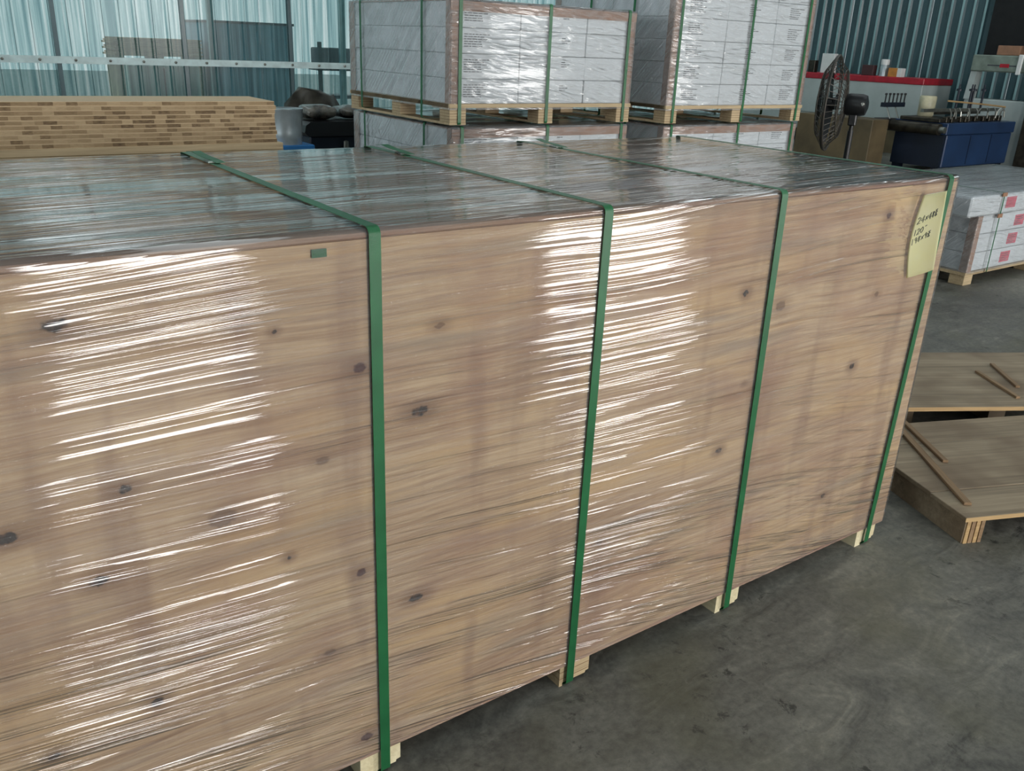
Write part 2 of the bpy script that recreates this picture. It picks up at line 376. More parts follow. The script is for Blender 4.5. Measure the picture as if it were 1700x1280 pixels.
# rails and posts of the back wall frame
for (z, h) in ((1.225, 0.10), (3.4, 0.10), (5.2, 0.1)):
    m = MB().box(-14, 18, -0.075, -0.045, z-h/2, z+h/2).box(-14, 18, -0.045, -0.037, z-h/2, z-h/2+0.01)
    m.build('rail', M['rail'], wb)
b = MB().lathe([(0.0, 0), (0.022, 0), (0.022, 0.012), (0.0, 0.016)], n=6, axis='y').mesh('bolt', M['steel'])
m = MB(); m.add(*[[tuple(v.co) for v in b.vertices], [tuple(p.vertices) for p in b.polygons]])
for k in range(14):
    o = obj('bolt', b, wb, (0.5+k*0.48, -0.075, 1.225)); o.scale.y = -1
for (x, w, mt) in ((4.02, 0.09, 'rail'), (6.3, 0.10, 'rail'), (1.72, 0.06, 'teal'), (3.55, 0.06, 'teal'), (5.3, 0.06, 'teal'), (-3, 0.1, 'rail')):
    MB().box(x-w/2, x+w/2, -0.05 if mt == 'teal' else 0.05, 0.02 if mt == 'teal' else 0.13, 0, 6.2).build('post', M[mt], wb)

wr = bpy.data.objects.new('wall_right', None); COL.objects.link(wr); wr.location = (18, 13.5, 0); wr.rotation_euler.z = -math.pi/2
struct(wr, 'dark teal corrugated steel wall behind the machines', 'wall')
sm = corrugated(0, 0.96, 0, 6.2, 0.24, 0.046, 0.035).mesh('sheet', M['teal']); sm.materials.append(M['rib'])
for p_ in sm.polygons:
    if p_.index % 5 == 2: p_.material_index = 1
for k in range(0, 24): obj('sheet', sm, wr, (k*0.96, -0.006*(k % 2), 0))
struct(MB().box(-14.2, -14, -9.2, ADDWIN[0], 0, 6.5).box(-14.2, -14, ADDWIN[1], 13.5, 0, 6.5).box(-14.2, -14, ADDWIN[0], ADDWIN[1], 0, ADDWIN[2]).box(-14.2, -14, ADDWIN[0], ADDWIN[1], ADDWIN[3], 6.5).build('wall_left', M['wallgrey']), 'grey side wall of the hall with an added window band', 'wall')
m = MB(); xs = -14.0
for (a, b_, c, d) in DOORS: m.box(xs, a, -9.2, -9.0, 0, 6.5).box(a, b_, -9.2, -9.0, d, 6.5); xs = b_
m.box(xs, 18, -9.2, -9.0, 0, 6.5); struct(m.build('wall_front', M['wallgrey']), 'grey wall with two open doorways behind the viewer', 'wall')
m = MB(); xs = -14.0
for x in SKYL: m.box(xs, x-0.55, -9.2, 13.5, 6.4, 6.5).box(x-0.55, x+0.55, -9.2, -7.8, 6.4, 6.5).box(x-0.55, x+0.55, 12.2, 13.5, 6.4, 6.5); xs = x+0.55
m.box(xs, 18.2, -9.2, 13.5, 6.4, 6.5); struct(m.build('ceiling', M['roof']), 'roof with long open skylight strips', 'ceiling')
# dark doorway at the right, its dark interior painted as a flat panel
m = MB().box(17.86, 17.94, 3.2, 8.3, 1.72, 5.6); d1 = m.build('door_1', M['dark']); struct(d1, 'black roller door high in the teal wall at right', 'door')

# ------------------------------------------------------------------ the big wrapped pallet
CX0, CX1, CY1, CZ0, CZ1 = -1.48, 2.118, 1.215, 0.080, 1.355
crate = thing('wrapped_pallet', 'long wooden-panelled pallet load wrapped in clear film with green straps', 'pallet load')
# front sheet: a fine grid carries the distance to the nearest knot of each kind
m = MB(); gx, gz = 340, 120; fx0, fx1, fz0, fz1 = CX0+0.012, CX1, CZ0, CZ1-0.012
for j in range(gz+1):
    for i in range(gx+1): m.v.append((fx0+(fx1-fx0)*i/gx, 0.0, fz0+(fz1-fz0)*j/gz))
for j in range(gz):
    for i in range(gx): a = j*(gx+1)+i; m.f.append((a, a+1, a+gx+2, a+gx+1))
n0 = len(m.v); m.v += [(x, 0.012, z) for x, y, z in (m.v[0], m.v[gx], m.v[n0-1], m.v[n0-1-gx])]
m.f += [(n0, n0+3, n0+2, n0+1), (0,)+tuple(range(1, gx+1))[::1]+(n0+1, n0), tuple(range(n0-1-gx, n0))+(n0+2, n0+3),
        tuple(range(0, n0, gx+1))+(n0+3, n0), tuple(range(gx, n0, gx+1))+(n0+2, n0+1)]
me = m.mesh('front_panel', M['front'])
for kind, an in enumerate(('knot_red', 'knot_dark', 'knot_faint')):
    vals = []; kk = [k for k in KNOTS if k[4] == kind]
    for v_ in me.vertices:
        vals.append(min(min(math.hypot((v_.co.x-k[0])/k[2], (v_.co.z-k[1])/k[3]) for k in kk), 9.0))
    me.attributes.new(an, 'FLOAT', 'POINT').data.foreach_set('value', vals)
obj('front_panel', me, crate)
MB().box(CX0+0.012, CX1, CY1-0.012, CY1, CZ0, CZ1-0.012).build('back_panel', M['panel'], crate)
MB().box(CX0, CX1, 0.0, CY1, CZ1-0.012, CZ1, bev=0.004).build('top_panel', M['panel'], crate)
MB().box(CX1-0.012, CX1, 0.012, CY1-0.012, CZ0, CZ1-0.012).build('end_panel', M['panel'], crate)
MB().box(CX0, CX0+0.012, 0.0, CY1, CZ0, CZ1-0.012).build('end_panel', M['panel'], crate)
MB().box(CX0, CX1, 0.0, CY1, CZ0-0.012, CZ0).build('base_panel', M['panel'], crate)
def film_shell(x0, x1, y0, y1, z0, z1, r=0.02, seg=4, wav=0.0):
    bm = bmesh.new(); bmesh.ops.create_cube(bm, size=1)
    for v in bm.verts: v.co = Vector(((x0+x1)/2+v.co.x*(x1-x0), (y0+y1)/2+v.co.y*(y1-y0), (z0+z1)/2+v.co.z*(z1-z0)))
    es = [e for e in bm.edges if not all(abs(v.co.z-z0) < 1e-5 for v in e.verts)]
    bmesh.ops.bevel(bm, geom=es, offset=r, segments=seg, affect='EDGES', profile=0.5)
    bmesh.ops.delete(bm, geom=[f for f in bm.faces if all(abs(v.co.z-z0) < 1e-5 for v in f.verts)], context='FACES')
    me = bpy.data.meshes.new('stretch_film'); bm.to_mesh(me); bm.free()
    me.polygons.foreach_set('use_smooth', [True]*len(me.polygons)); me.set_sharp_from_angle(angle=math.radians(50))
    return me
me = film_shell(CX0-0.008, CX1+0.010, -0.007, CY1+0.007, CZ0-0.004, CZ1+0.009, 0.016, 5); me.materials.append(M['film'])
obj('stretch_film', me, crate)
def strap_loop(x, w, y0, y1, z0, z1, r, th=0.0012, segs=6, flip=False):
    """closed flat ribbon around a load, in the yz plane at x (xz plane if flip)"""
    path = []
    for cx, cz, a0 in ((y0+r, z1-r, math.pi), (y1-r, z1-r, math.pi/2), (y1-r, z0+r, 0), (y0+r, z0+r, -math.pi/2)):
        for k in range(segs+1):
            a = a0 - (math.pi/2)*k/segs; path.append((cx+r*math.cos(a), cz+r*math.sin(a), math.cos(a), math.sin(a)))
    m = MB(); n = len(path); vs = []
    for (py, pz, ny, nz) in path:
        for (sx, so) in ((-w/2, 0), (w/2, 0), (w/2, th), (-w/2, th)):
            p = (py+ny*so, pz+nz*so)
            vs.append((x+sx, p[0], p[1]) if not flip else (p[0], x+sx, p[1]))
    fs = [(i*4+k, i*4+(k+1) % 4, ((i+1) % n)*4+(k+1) % 4, ((i+1) % n)*4+k) for i in range(n) for k in range(4)]
    return m.add(vs, fs)
STRAPS = [(-0.92, -0.92), (-0.007, -0.003), (0.592, 0.583), (1.222, 1.242), (2.061, 2.014)]      # x at the top, x at the floor
STRAPX = [a for a, b_ in STRAPS]
for i, x in enumerate(STRAPX):
    xb = STRAPS[i][1]; st_m = strap_loop(x, 0.0255, -0.0095, CY1+0.0095, 0.006, CZ1+0.0115, 0.016)
    st_m.v = [(px+(xb-x)*(1-pz/CZ1), py, pz) for px, py, pz in st_m.v]; st = st_m.build('strap', M['strap'], crate, 40)
    if i < 4:   # crimp seal with a loose strap tail on the top near the far edge
        ys = (0.99, 0.985, 1.0, 1.02)[i]; zt = CZ1+0.013
        sl = MB().box(x-0.017, x+0.017, ys-0.045, ys-0.005, zt-0.001, zt+0.006, bev=0.002).build('seal', M['seal'], crate)
        m = MB(); pts = [(ys-0.06, 0.002), (ys-0.02, 0.008), (ys+0.02, 0.012), (ys+0.06, 0.020), (ys+0.085, 0.017)]
        vs = []; 
        for (py, pz) in pts: vs += [(x-0.016-0.25*(py-ys), py, zt+pz), (x+0.010-0.25*(py-ys), py, zt+pz), (x+0.010-0.25*(py-ys), py, zt+pz+0.0012), (x-0.016-0.25*(py-ys), py, zt+pz+0.0012)]
        m.add(vs, [(j*4+k, j*4+(k+1) % 4, j*4+4+(k+1) % 4, j*4+4+k) for j in range(len(pts)-1) for k in range(4)] + [(0,1,2,3), (16,17,18,19)])
        m.build('strap_tail', M['strap'], crate)
# bearers under the load: laminated pale timber, notched underneath where the strap passes
for i, (xt_, x) in enumerate(STRAPS):
    bx0, bx1 = ((x-0.07, x+0.04), (-0.065, 0.045), (0.556, 0.664), (1.203, 1.310), (1.965, 2.080))[i]
    poly = [(bx0, 0.0), (x-0.016, 0.0), (x-0.016, 0.010), (bx1-0.012, 0.010), (bx1-0.012, 0.016), (bx1, 0.018), (bx1, 0.068), (bx0, 0.068)]
    be = MB().prism(poly, 0.003, CY1-0.003).build('bearer', M['bearer'] if i != 2 else M['lvl'], crate)
    for k in (range(1, 3) if i in (0, 2) else ()):
        z = 0.068*k/3+0.002
        MB().box(bx0-0.0006, bx1+0.0002, 0.0022, CY1-0.0022, z, z+0.0016).build('glue_line', M['stick'], be)
# a small scrap of green strap caught under the film near the top edge
MB().box(-0.135, -0.105, -0.0055, -0.0045, 1.318, 1.334).build('strap_scrap', M['strap'], crate)

# yellow note stuck on the film, its right side standing out
note = thing('paper_note', 'yellow handwritten note standing off the film beside the rightmost strap', 'note')
def note_pt(u, v):
    """u 0 (left edge, held by the film) .. 1 (right edge, standing out) ; v 0 top .. 1 bottom"""
    x = 1.911 - 0.026*math.sin(math.pi*v)*(1-u) + u*(0.010+0.022*v) + 0.006*math.sin(math.pi*u)
    return Vector((x, -0.011-0.066*u-0.004*math.sin(math.pi*u)*math.sin(7*v), 1.312+0.023*u-v*(0.268-0.016*u)))
m = MB(); NU, NV = 14, 18
for th in (0.0, 0.0006):
    for j in range(NV+1):
        for i in range(NU+1): m.v.append(tuple(note_pt(i/NU, j/NV) + Vector((-th, 0, 0))))
N1 = (NU+1)*(NV+1)
for j in range(NV):
    for i in range(NU):
        a = j*(NU+1)+i; m.f += [(a, a+1, a+NU+2, a+NU+1), (N1+a, N1+a+NU+1, N1+a+NU+2, N1+a+1)]
ring = [i for i in range(NU+1)] + [j*(NU+1)+NU for j in range(1, NV+1)] + [NV*(NU+1)+i for i in range(NU-1, -1, -1)] + [j*(NU+1) for j in range(NV-1, 0, -1)]
for k in range(len(ring)): a, b_ = ring[k], ring[(k+1) % len(ring)]; m.f.append((a, b_, N1+b_, N1+a))
m.build('sheet', M['paper'], note, True)
# handwriting as pen strokes on the sheet (glyph polylines in a 1 x 1.6 cell)
G = {'1': [[(.5,0),(.5,1.5)]], '2': [[(0,.3),(.4,0),(.9,.3),(.7,.8),(0,1.5),(1,1.45)]], '4': [[(.7,1.6),(.7,0),(0,1.0),(1,1.0)]],
     '0': [[(.5,0),(.05,.5),(.1,1.2),(.5,1.5),(.95,1.1),(.9,.4),(.5,0)]], 'x': [[(.1,.4),(.9,1.3)],[(.9,.4),(.1,1.3)]],
     '9': [[(.9,.4),(.5,0),(.1,.4),(.4,.8),(.9,.4),(.75,1.5)]], '8': [[(.8,.2),(.3,.1),(.3,.6),(.8,1.0),(.5,1.5),(.1,1.1),(.9,.2)]],
     'Z': [[(.1,.1),(.9,.0)],[(.5,.05),(.5,.6)],[(.0,.65),(1.0,.55)],[(.5,.6),(.2,1.5)],[(.5,.9),(1.0,1.5)],[(.25,1.5),(.9,1.35)]], '-': [[(.2,.2),(.9,.1)]]}
def write(lines):
    m = MB()
    for (txt, u0_, v0_, cs, sl) in lines:
        for k, ch in enumerate(txt):
            for st in G[ch]:
                pts = [note_pt(min(1, u0_+cs*(k*1.25+p[0])), v0_+cs*0.62*p[1]-sl*(k+p[0])) + Vector((-0.0012, 0, 0)) for p in st]
                m.tube(pts, 0.0009, 4)
    return m
write([('24x48Z', 0.10, 0.27, 0.085, 0.012), ('120-', 0.08, 0.42, 0.08, 0.012), ('198x9Z', 0.06, 0.53, 0.082, 0.012)]).build('handwriting', M['ink'], note)

# ------------------------------------------------------------------ carton pallets
def text_lines(m, x, z, y, s, n, seedv, w=0.12):
    rr = random.Random(seedv)
    for k in range(n):
        L = w*rr.uniform(0.45, 1.0); xx = x
        while xx < x+L:
            ww = rr.uniform(0.008, 0.03); m.box(xx, xx+ww, y-0.0008, y, z-k*s-0.0045, z-k*s); xx += ww+0.004
    return m
def pallet_load(name, label, x0, y0, z0, wx, dy, rows, rh, cols, straps_x, straps_y, txt, group, mirror_top=True):
    root = thing(name, label, 'pallet load', (x0, y0, z0), 0, group)
    # pallet: three bottom boards, nine laminated blocks, ply deck
    ph = 0.105
    bw = 0.10
    blk = MB().box(0, bw, 0, bw, 0, 0.073, bev=0.002).mesh('block', M['lvl'])
    ply = MB()
    lam = MB()
    for q in range(1, 5): lam.box(-0.0008, bw+0.0008, -0.0008, bw+0.0008, q*0.073/5, q*0.073/5+0.0022)
    lamm = lam.mesh('glue_line', M['stick'])
    for i in range(3):
        for j in range(3):
            bo = obj('block', blk, root, (i*(wx-bw)/2, j*(dy-bw)/2, 0.012)); obj('glue_line', lamm, bo)
    for i in range(3): MB().box(i*(wx-bw)/2, i*(wx-bw)/2+bw, 0, dy, 0, 0.012).build('bottom_board', M['lvl'], root)
    MB().box(-0.004, wx+0.004, -0.004, dy+0.004, 0.085, ph).build('deck', M['lvl'], root)
    zt = ph; xs = [0.012]
    for c in cols: xs.append(xs[-1]+c*(wx-0.024))
    D = dy-0.03; cm = {}
    for r in range(rows):
        for ci in range(len(cols)):
            for d in range(2):
                k = (ci, d); w = xs[ci+1]-xs[ci]
                if k not in cm: cm[k] = MB().box(0.0015, w-0.0015, 0.0, D/2-0.002, 0.0012, rh-0.0012, bev=0.003).mesh('carton', M['carton'])
                jx = random.uniform(-0.003, 0.003); jy = random.uniform(-0.002, 0.003) if d == 0 else 0
                co = obj('carton', cm[k], root, (xs[ci]+jx, 0.012+d*D/2+jy, zt+r*rh))
                if d == 0 and ci in txt:
                    key = ('t', ci)
                    if key not in cm:
                        mm = MB(); text_lines(mm, txt[ci][0]*w, rh*0.78, 0.0, rh*0.095, txt[ci][1], ci, txt[ci][2])
                        cm[key] = mm.mesh('printed_text', M['ink'])
                    obj('printed_text', cm[key], co)
    top = zt+rows*rh
    L = 0.055
    for (ex, sx) in ((0, 1), (wx, -1)):
        for (ey, sy) in ((0, 1), (dy, -1)):
            m = MB(); xa, xb = sorted((ex+sx*0.0, ex+sx*L)); m.box(xa, xb, *sorted((ey+sy*0.004, ey+sy*0.009)), ph, top)
            xa, xb = sorted((ex+sx*0.004, ex+sx*0.009)); m.box(xa, xb, *sorted((ey+sy*0.004, ey+sy*L)), ph, top); m.build('corner_protector', M['card'], root)
    m = MB().box(0.0, wx, 0.0, 0.008, top-0.045, top+0.006).box(0.0, wx, 0.0, 0.06, top+0.0005, top+0.006); m.build('edge_protector', M['card'], root)
    MB().box(0.002, wx-0.002, 0.06, dy-0.002, top+0.0005, top+0.005).build('top_sheet', M['card'], root)
    me = film_shell(-0.004, wx+0.004, -0.003, dy+0.004, ph-0.03, top+0.012, 0.012, 3); me.materials.append(M['film_box']); obj('stretch_film', me, root)
    for sx in straps_x: strap_loop(sx*wx, 0.020, -0.0055, dy+0.0065, 0.0005 if z0 > 0.1 else 0.003, top+0.0145, 0.012, segs=3).build('strap', M['strap'], root)
    for sy in straps_y: strap_loop(sy*dy, 0.020, -0.0065, wx+0.0065, 0.014, top+0.0155, 0.012, segs=3, flip=True).build('strap', M['strap'], root)
    return root, top
PG = 'pallets of white cartons'
tA = {0: (0.18, 6, 0.16), 1: (0.62, 3, 0.05)}
tB = {0: (0.26, 6, 0.13), 1: (0.42, 6, 0.10), 2: (0.36, 6, 0.13)}
AX, AW, BX, BW, PY, PD = 1.690, 1.245, 3.235, 1.31, 2.48, 1.15
ZA, ZB = 1.300, 1.285
rhl = (ZA-0.023-0.105)/9
pallet_load('carton_pallet', 'lower wrapped pallet of white cartons mostly hidden under the four-row stack', AX+0.015, PY, 0, AW-0.02, PD, 9, rhl, (0.35,0.37,0.28), (0.05,0.51,0.96), (0.24,0.86), tA, PG)
pallet_load('carton_pallet', 'wrapped pallet of white cartons four rows high, upper of the left stack', AX, PY, ZA, AW, PD, 4, 0.122, (0.35,0.37,0.28), (0.045,0.5,0.955), (0.24,0.86), tA, PG)
rhl = (ZB-0.023-0.105)/9
pallet_load('carton_pallet', 'lower wrapped pallet of white cartons mostly hidden under the taller stack', BX+0.01, PY+0.01, 0, BW-0.02, PD, 9, rhl, (0.36,0.36,0.28), (0.05,0.53,0.96), (0.3,0.66), tB, PG)
pallet_load('carton_pallet', 'taller wrapped pallet of white cartons reaching out of the top of the picture', BX, PY, ZB, BW, PD, 8, 0.126, (0.36,0.36,0.28), (0.045,0.53,0.955), (0.3,0.66), tB, PG)

# low stack of white packs with red labels, right
C0 = thing('labelled_carton_pallet', 'low pallet of white cartons with red labels standing on the floor at right', 'pallet load', (6.34, 1.98, 0))
cw, cdp = 2.6, 1.15
blk = MB().box(0, 0.13, 0, 0.13, 0.0, 0.085, bev=0.003).mesh('block', M['lvl'])
for i in range(3):
    for j in range(3): obj('block', blk, C0, (0.0+i*1.1, j*0.5, 0.0))
MB().box(-0.02, cw, -0.01, cdp, 0.085, 0.11).build('deck', M['lvl'], C0)
lw = MB().box(0, 0.16, -0.0012, 0, 0, 0.09).mesh('red_label', M['red_label']); 
mm = MB(); text_lines(mm, 0.015, 0.075, -0.0014, 0.018, 4, 5, 0.12); lt = mm.mesh('printed_text', M['maroon'])
cmesh = MB().box(0.002, 1.28, 0.0, 0.56, 0.002, 0.150, bev=0.004).mesh('carton', M['carton'])
for r in range(3):
    for i in range(2):
        for d in range(2):
            co = obj('carton', cmesh, C0, (0.02+i*1.29, 0.004+d*0.565, 0.112+r*0.153))
            if d == 0:
                obj('red_label', lw, co, (0.50+0.05*r, 0.0, 0.03)); obj('printed_text', lt, co, (0.50+0.05*r, 0.0, 0.03))
for i in range(2):
    for d in range(2):
        co = obj('wrapped_pack', MB().box(0, 1.26, 0, 0.56, 0, 0.155, bev=0.012).mesh('wrapped_pack', M['carton']), C0, (-0.19+i*1.28, -0.015+d*0.565, 0.575))
        if d == 0: obj('red_label', lw, co, (0.55, -0.0005, 0.04))
m = MB().box(-0.006, 0.06, -0.008, -0.003, 0.11, 0.57).box(-0.008, -0.003, -0.003, 0.06, 0.11, 0.57); m.build('corner_protector', M['card'], C0)
me = film_shell(-0.012, cw+0.01, -0.011, cdp+0.01, 0.10, 0.574, 0.01, 2); me.materials.append(M['film_box']); obj('stretch_film', me, C0)
me = film_shell(-0.20, cw-0.2, -0.025, cdp+0.01, 0.576, 0.742, 0.02, 3); me.materials.append(M['film_box']); obj('stretch_film', me, C0)
strap_loop(0.28, 0.014, -0.028, cdp+0.014, 0.09, 0.746, 0.01, segs=3).build('strap', M['strap'], C0)
for z in (0.565, 0.735): MB().box(0.24, 0.31, -0.036, -0.028, z-0.018, z+0.012).build('edge_clip', M['card'], C0)
# ------------------------------------------------------------------ stack of blockboards, left behind the big pallet
BS = thing('blockboard_stack', 'stack of brown blockboards with pale veneer edges behind the film-wrapped load', 'board stack', (0, 2.10, 0))
SX0, SX1, SD = -2.2, 0.615, 0.30
for x in (-1.9, -0.7, 0.4): MB().box(x-0.05, x+0.05, 0.0, SD, 0.0, 0.10).build('bearer', M['lvl'], BS)
z = 0.10
while z < 1.215-0.02:
    MB().box(SX0, SX1, 0, SD, z, z+0.0395).build('lower_board', M['blockboard'], BS); z += 0.041
z0s = z
MB().box(SX0, SX1+0.028, -0.006, SD, z0s, 1.255, bev=0.002).build('thick_plank', M['lvl'], BS)
MB().box(SX0, SX1+0.026, -0.006, SD, 1.256, 1.283, bev=0.002).build('plank', M['lvl'], BS)
z = 1.2835; nb = 10; th = (1.447-1.2835)/nb
bmh = MB().box(0, SX1-SX0, 0, SD, 0.0, th-0.0007).mesh('board', M['blockboard'])
for k in range(nb):
    obj('board', bmh, BS, (SX0+random.uniform(-0.008, 0.006), random.uniform(-0.002, 0.003), z+k*th))

# ------------------------------------------------------------------ drum, trolley and wrapped rolls between the stacks
dr = thing('metal_drum', 'pale galvanised drum beside the end of the board stack', 'drum', (1.655, 4.62, 0))
MB().lathe([(0.10, 0.98), (0.105, 0.98), (0.108, 1.02), (0.112, 1.03), (0.110, 1.06), (0.118, 1.20), (0.122, 1.21), (0.122, 1.222), (0.112, 1.222), (0.10, 1.215), (0.0, 1.215)], n=28).build('barrel', M['galv'], dr, 40)
MB().box(-0.16, 0.16, -0.12, 0.16, 0.93, 0.98, bev=0.006).build('tray', M['bluep'], dr)
MB().box(-0.15, 0.15, -0.11, 0.15, 0.0, 0.93, bev=0.01).build('cabinet', M['dark'], dr)
tb = thing('black_bench', 'low black steel bench with rounded edge carrying plastic wrapped bundles', 'bench', (2.20, 5.05, -0.033))
MB().prism([(-0.28,1.03),(-0.31,1.06),(-0.30,1.11),(-0.26,1.135),(0.42,1.135),(0.42,1.03)], -0.2, 0.35).build('top', M['black'], tb)
MB().box(-0.26, 0.12, -0.17, 0.3, 0.033, 1.03, bev=0.01).build('cabinet', M['navy'], tb)
MB().lathe([(0.022, 0.033), (0.022, 0.95), (0.02, 0.99), (0, 1.0)], (0.02, -0.2, 0.0), 12).build('chrome_post', M['steel'], tb, 40)
MB().box(0.14, 0.40, -0.12, 0.3, 0.033, 1.02, bev=0.008).build('grey_box', M['wallgrey'], tb)
def lump(name, label, loc, sx, sy, sz, mat, cat, seed):
    bm = bmesh.new(); bmesh.ops.create_icosphere(bm, subdivisions=3, radius=1); rr = random.Random(seed)
    ph = [rr.uniform(0, 6) for _ in range(6)]
    for v in bm.verts:
        c = v.co; k = 1+0.10*math.sin(5*c.x+ph[0])*math.sin(6*c.y+ph[1])+0.06*math.sin(11*c.z+ph[2])*math.sin(9*c.x+ph[3])
        v.co = Vector((math.copysign(abs(c.x)**0.7, c.x)*sx*k, math.copysign(abs(c.y)**0.7, c.y)*sy*k, math.copysign(abs(c.z)**0.8, c.z)*sz*k+sz))
    me = bpy.data.meshes.new(name); bm.to_mesh(me); bm.free(); me.materials.append(mat)
    me.polygons.foreach_set('use_smooth', [True]*len(me.polygons))
    return tag(obj(name, me, None, loc), label, cat)
def bundle_mat():
    t = NT('crumpled_clear_plastic'); v = t.coord(); n = t.noise(v, 45, 4, 0.7); 
    c = t.ramp(t.noise(v, 9, 3), [(0.35, (52,50,46)), (0.65, (120,112,96))])
    return t.done(t.pbsdf(c, 0.12, 0, 0.9, t.bump(n, 0.012), Coat_Weight=0.8, Coat_Roughness=0.08))
M['bundle'] = bundle_mat()
lump('plastic_bundle', 'crumpled clear plastic wrapped bundle at the drum end of the black bench', (2.07, 5.03, 1.108), 0.135, 0.12, 0.055, M['bundle'], 'bundle', 3)
lump('plastic_bundle', 'plastic wrapped bundle on the black bench beside the carton stack', (2.39, 5.09, 1.108), 0.15, 0.12, 0.05, M['bundle'], 'bundle', 9)
lump('dark_sack', 'dark sack slumped behind the plastic wrapped bundles', (2.30, 5.65, 0.0), 0.28, 0.16, 0.645, M['grease'], 'sack', 21)

# ------------------------------------------------------------------ yard seen through the sheeting
ys = thing('yard_board_stack', 'brown board stack outside seen through the teal sheeting', 'board stack', (2.75, 14.6, 0))
for k in range(9): MB().box(0.03*((k*7) % 3), 1.42-0.03*((k*5) % 2), 0, 0.9, 1.275+k*0.031, 1.303+k*0.031).build('board', M['yardboard'], ys)
for x in (0.05, 0.68, 1.3): MB().box(x, x+0.09, 0, 0.9, 0, 1.275).build('bearer', M['lvl'], ys)
yc = thing('pale_cabinet', 'pale green cabinet outside below the rail seen through sheeting', 'cabinet', (2.85, 14.3, 0))
MB().box(0, 1.15, 0, 0.25, 0, 1.14, bev=0.01).build('body', M['palegreen'], yc); MB().box(0.56, 0.58, -0.004, 0.0, 0.05, 1.1).build('door_gap', M['dark'], yc)
yb = thing('blue_container', 'blue-grey clad box outside seen through the teal sheeting', 'container', (4.32, 14.5, 0))
MB().box(0, 1.45, 0, 1.6, 0, 1.84).build('body', M['bluepanel'], yb)
for k in range(7): MB().box(0.06+k*0.2, 0.10+k*0.2, -0.02, 0.0, 0.05, 1.8).build('rib', M['bluepanel'], yb)
MB().box(-0.02, 1.47, -0.03, 1.62, 1.84, 1.88).build('lid', M['navy'], yb)
yd = thing('dark_rack', 'dark steel rack outside near the end of the sheeting', 'rack', (6.3, 14.6, 0))
for x in (0, 0.7): MB().box(x, x+0.06, 0, 0.06, 0, 1.6).build('upright', M['black'], yd)
for z_ in (0.6, 1.1): MB().box(0, 0.76, 0, 0.5, z_, z_+0.06).build('shelf', M['navy'], yd)
MB().box(0.05, 0.7, 0.05, 0.5, 1.16, 1.5, bev=0.02).build('bin', M['navy'], yd)

# ------------------------------------------------------------------ low pallet of plywood sheets on the floor, right
PR = math.radians(-22)
pp = thing('plywood_pallet', 'low pallet topped with weathered plywood on the floor right of the load', 'pallet', (2.345, -0.205, 0), PR)
for i in range(3):
    bo = MB().box(0.0+i*0.55, 0.09+i*0.55, 0.006, 0.78, 0, 0.098).build('stringer', M['ply'], pp)
    for k in range(4): MB().box(0.006+k*0.021+i*0.55, 0.022+k*0.021+i*0.55, 0.001, 0.0065, 0, 0.098).build('ply_layer', M['plyedge'] if k % 2 == 0 else M['stick'], bo)
MB().box(-0.012, 1.25, -0.004, 0.20, 0.098, 0.116, bev=0.002).build('board', M['ply'], pp)
MB().box(-0.010, 1.25, 0.203, 0.62, 0.098, 0.117, bev=0.002).build('board', M['ply'], pp)
MB().box(-0.012, 1.25, 0.623, 0.83, 0.098, 0.1165, bev=0.002).build('board', M['ply'], pp)
MB().box(-0.013, 1.251, -0.0055, -0.0035, 0.0985, 0.1155).build('edge_veneer', M['plyedge'], pp)
p2 = thing('plywood_sheet', 'plywood sheet lying beyond the low pallet near the stack of cartons', 'plywood', (3.035, 0.535, 0), math.radians(-29))
for i in range(3): MB().box(0.1+i*0.5, 0.19+i*0.5, 0.14, 0.78, 0, 0.125).build('stringer', M['ply'], p2)
MB().box(-0.25, 1.5, 0, 0.80, 0.125, 0.147, bev=0.002).build('board', M['ply'], p2)
MB().box(-0.25, 1.5, -0.002, 0.0, 0.126, 0.146).build('edge_veneer', M['plyedge'], p2)
def stick(label, a, b_, w=0.022, h=0.012):
    a = Vector(a); b_ = Vector(b_); d = b_-a; L = d.length
    o = MB().box(0, L, -w/2, w/2, 0, h, bev=0.0015).build('wooden_batten', M['stick'])
    q = d.to_track_quat('X', 'Z'); o.rotation_mode = 'QUATERNION'; o.rotation_quaternion = q; o.location = a
    return tag(o, label, 'batten', 'thin battens on the plywood')
stick('long thin batten lying diagonally across the near plywood pallet', (2.96, 0.52, 0.118), (2.43, -0.155, 0.118), 0.030)
stick('short thin batten lying beside the long one on the near plywood', (2.98, 0.47, 0.118), (2.72, 0.10, 0.118), 0.024)
stick('thin batten on the far plywood sheet, farther from the long strapped load', (4.10, 0.62, 0.147), (3.86, 0.36, 0.147))
stick('thin batten on the far plywood sheet, nearer to the near pallet', (3.90, 0.60, 0.147), (3.70, 0.28, 0.147))

# ------------------------------------------------------------------ machines along the right wall
em = thing('edge_banding_machine', 'white machine cabinet with a red top stripe against the teal wall', 'machine', (15.5, 8.07, 0))
MB().box(0, 1.0, 0, 4.6, 0.62, 1.29, bev=0.01).build('cabinet', M['mwhite'], em)
MB().box(-0.012, 1.01, -0.012, 4.61, 1.29, 1.405, bev=0.012).build('red_stripe', M['red'], em)
MB().box(0.05, 1.0, 0.05, 2.1, 0.0, 0.62).build('lower_panel', M['tan'], em)
MB().box(0.02, 1.0, 2.1, 4.6, 0.28, 0.62).build('side_panel', M['mwhite'], em)
MB().box(0.3, 1.0, 2.1, 4.6, 0.0, 0.28).build('dark_base', M['dark'], em)
MB().box(-0.01, 0.05, 0.05, 1.5, 0.585, 0.625).build('ledge', M['tan'], em)
MB().box(-0.02, 0.0, 1.68, 1.75, 0.60, 0.63).build('latch', M['black'], em)
ZT = 1.405
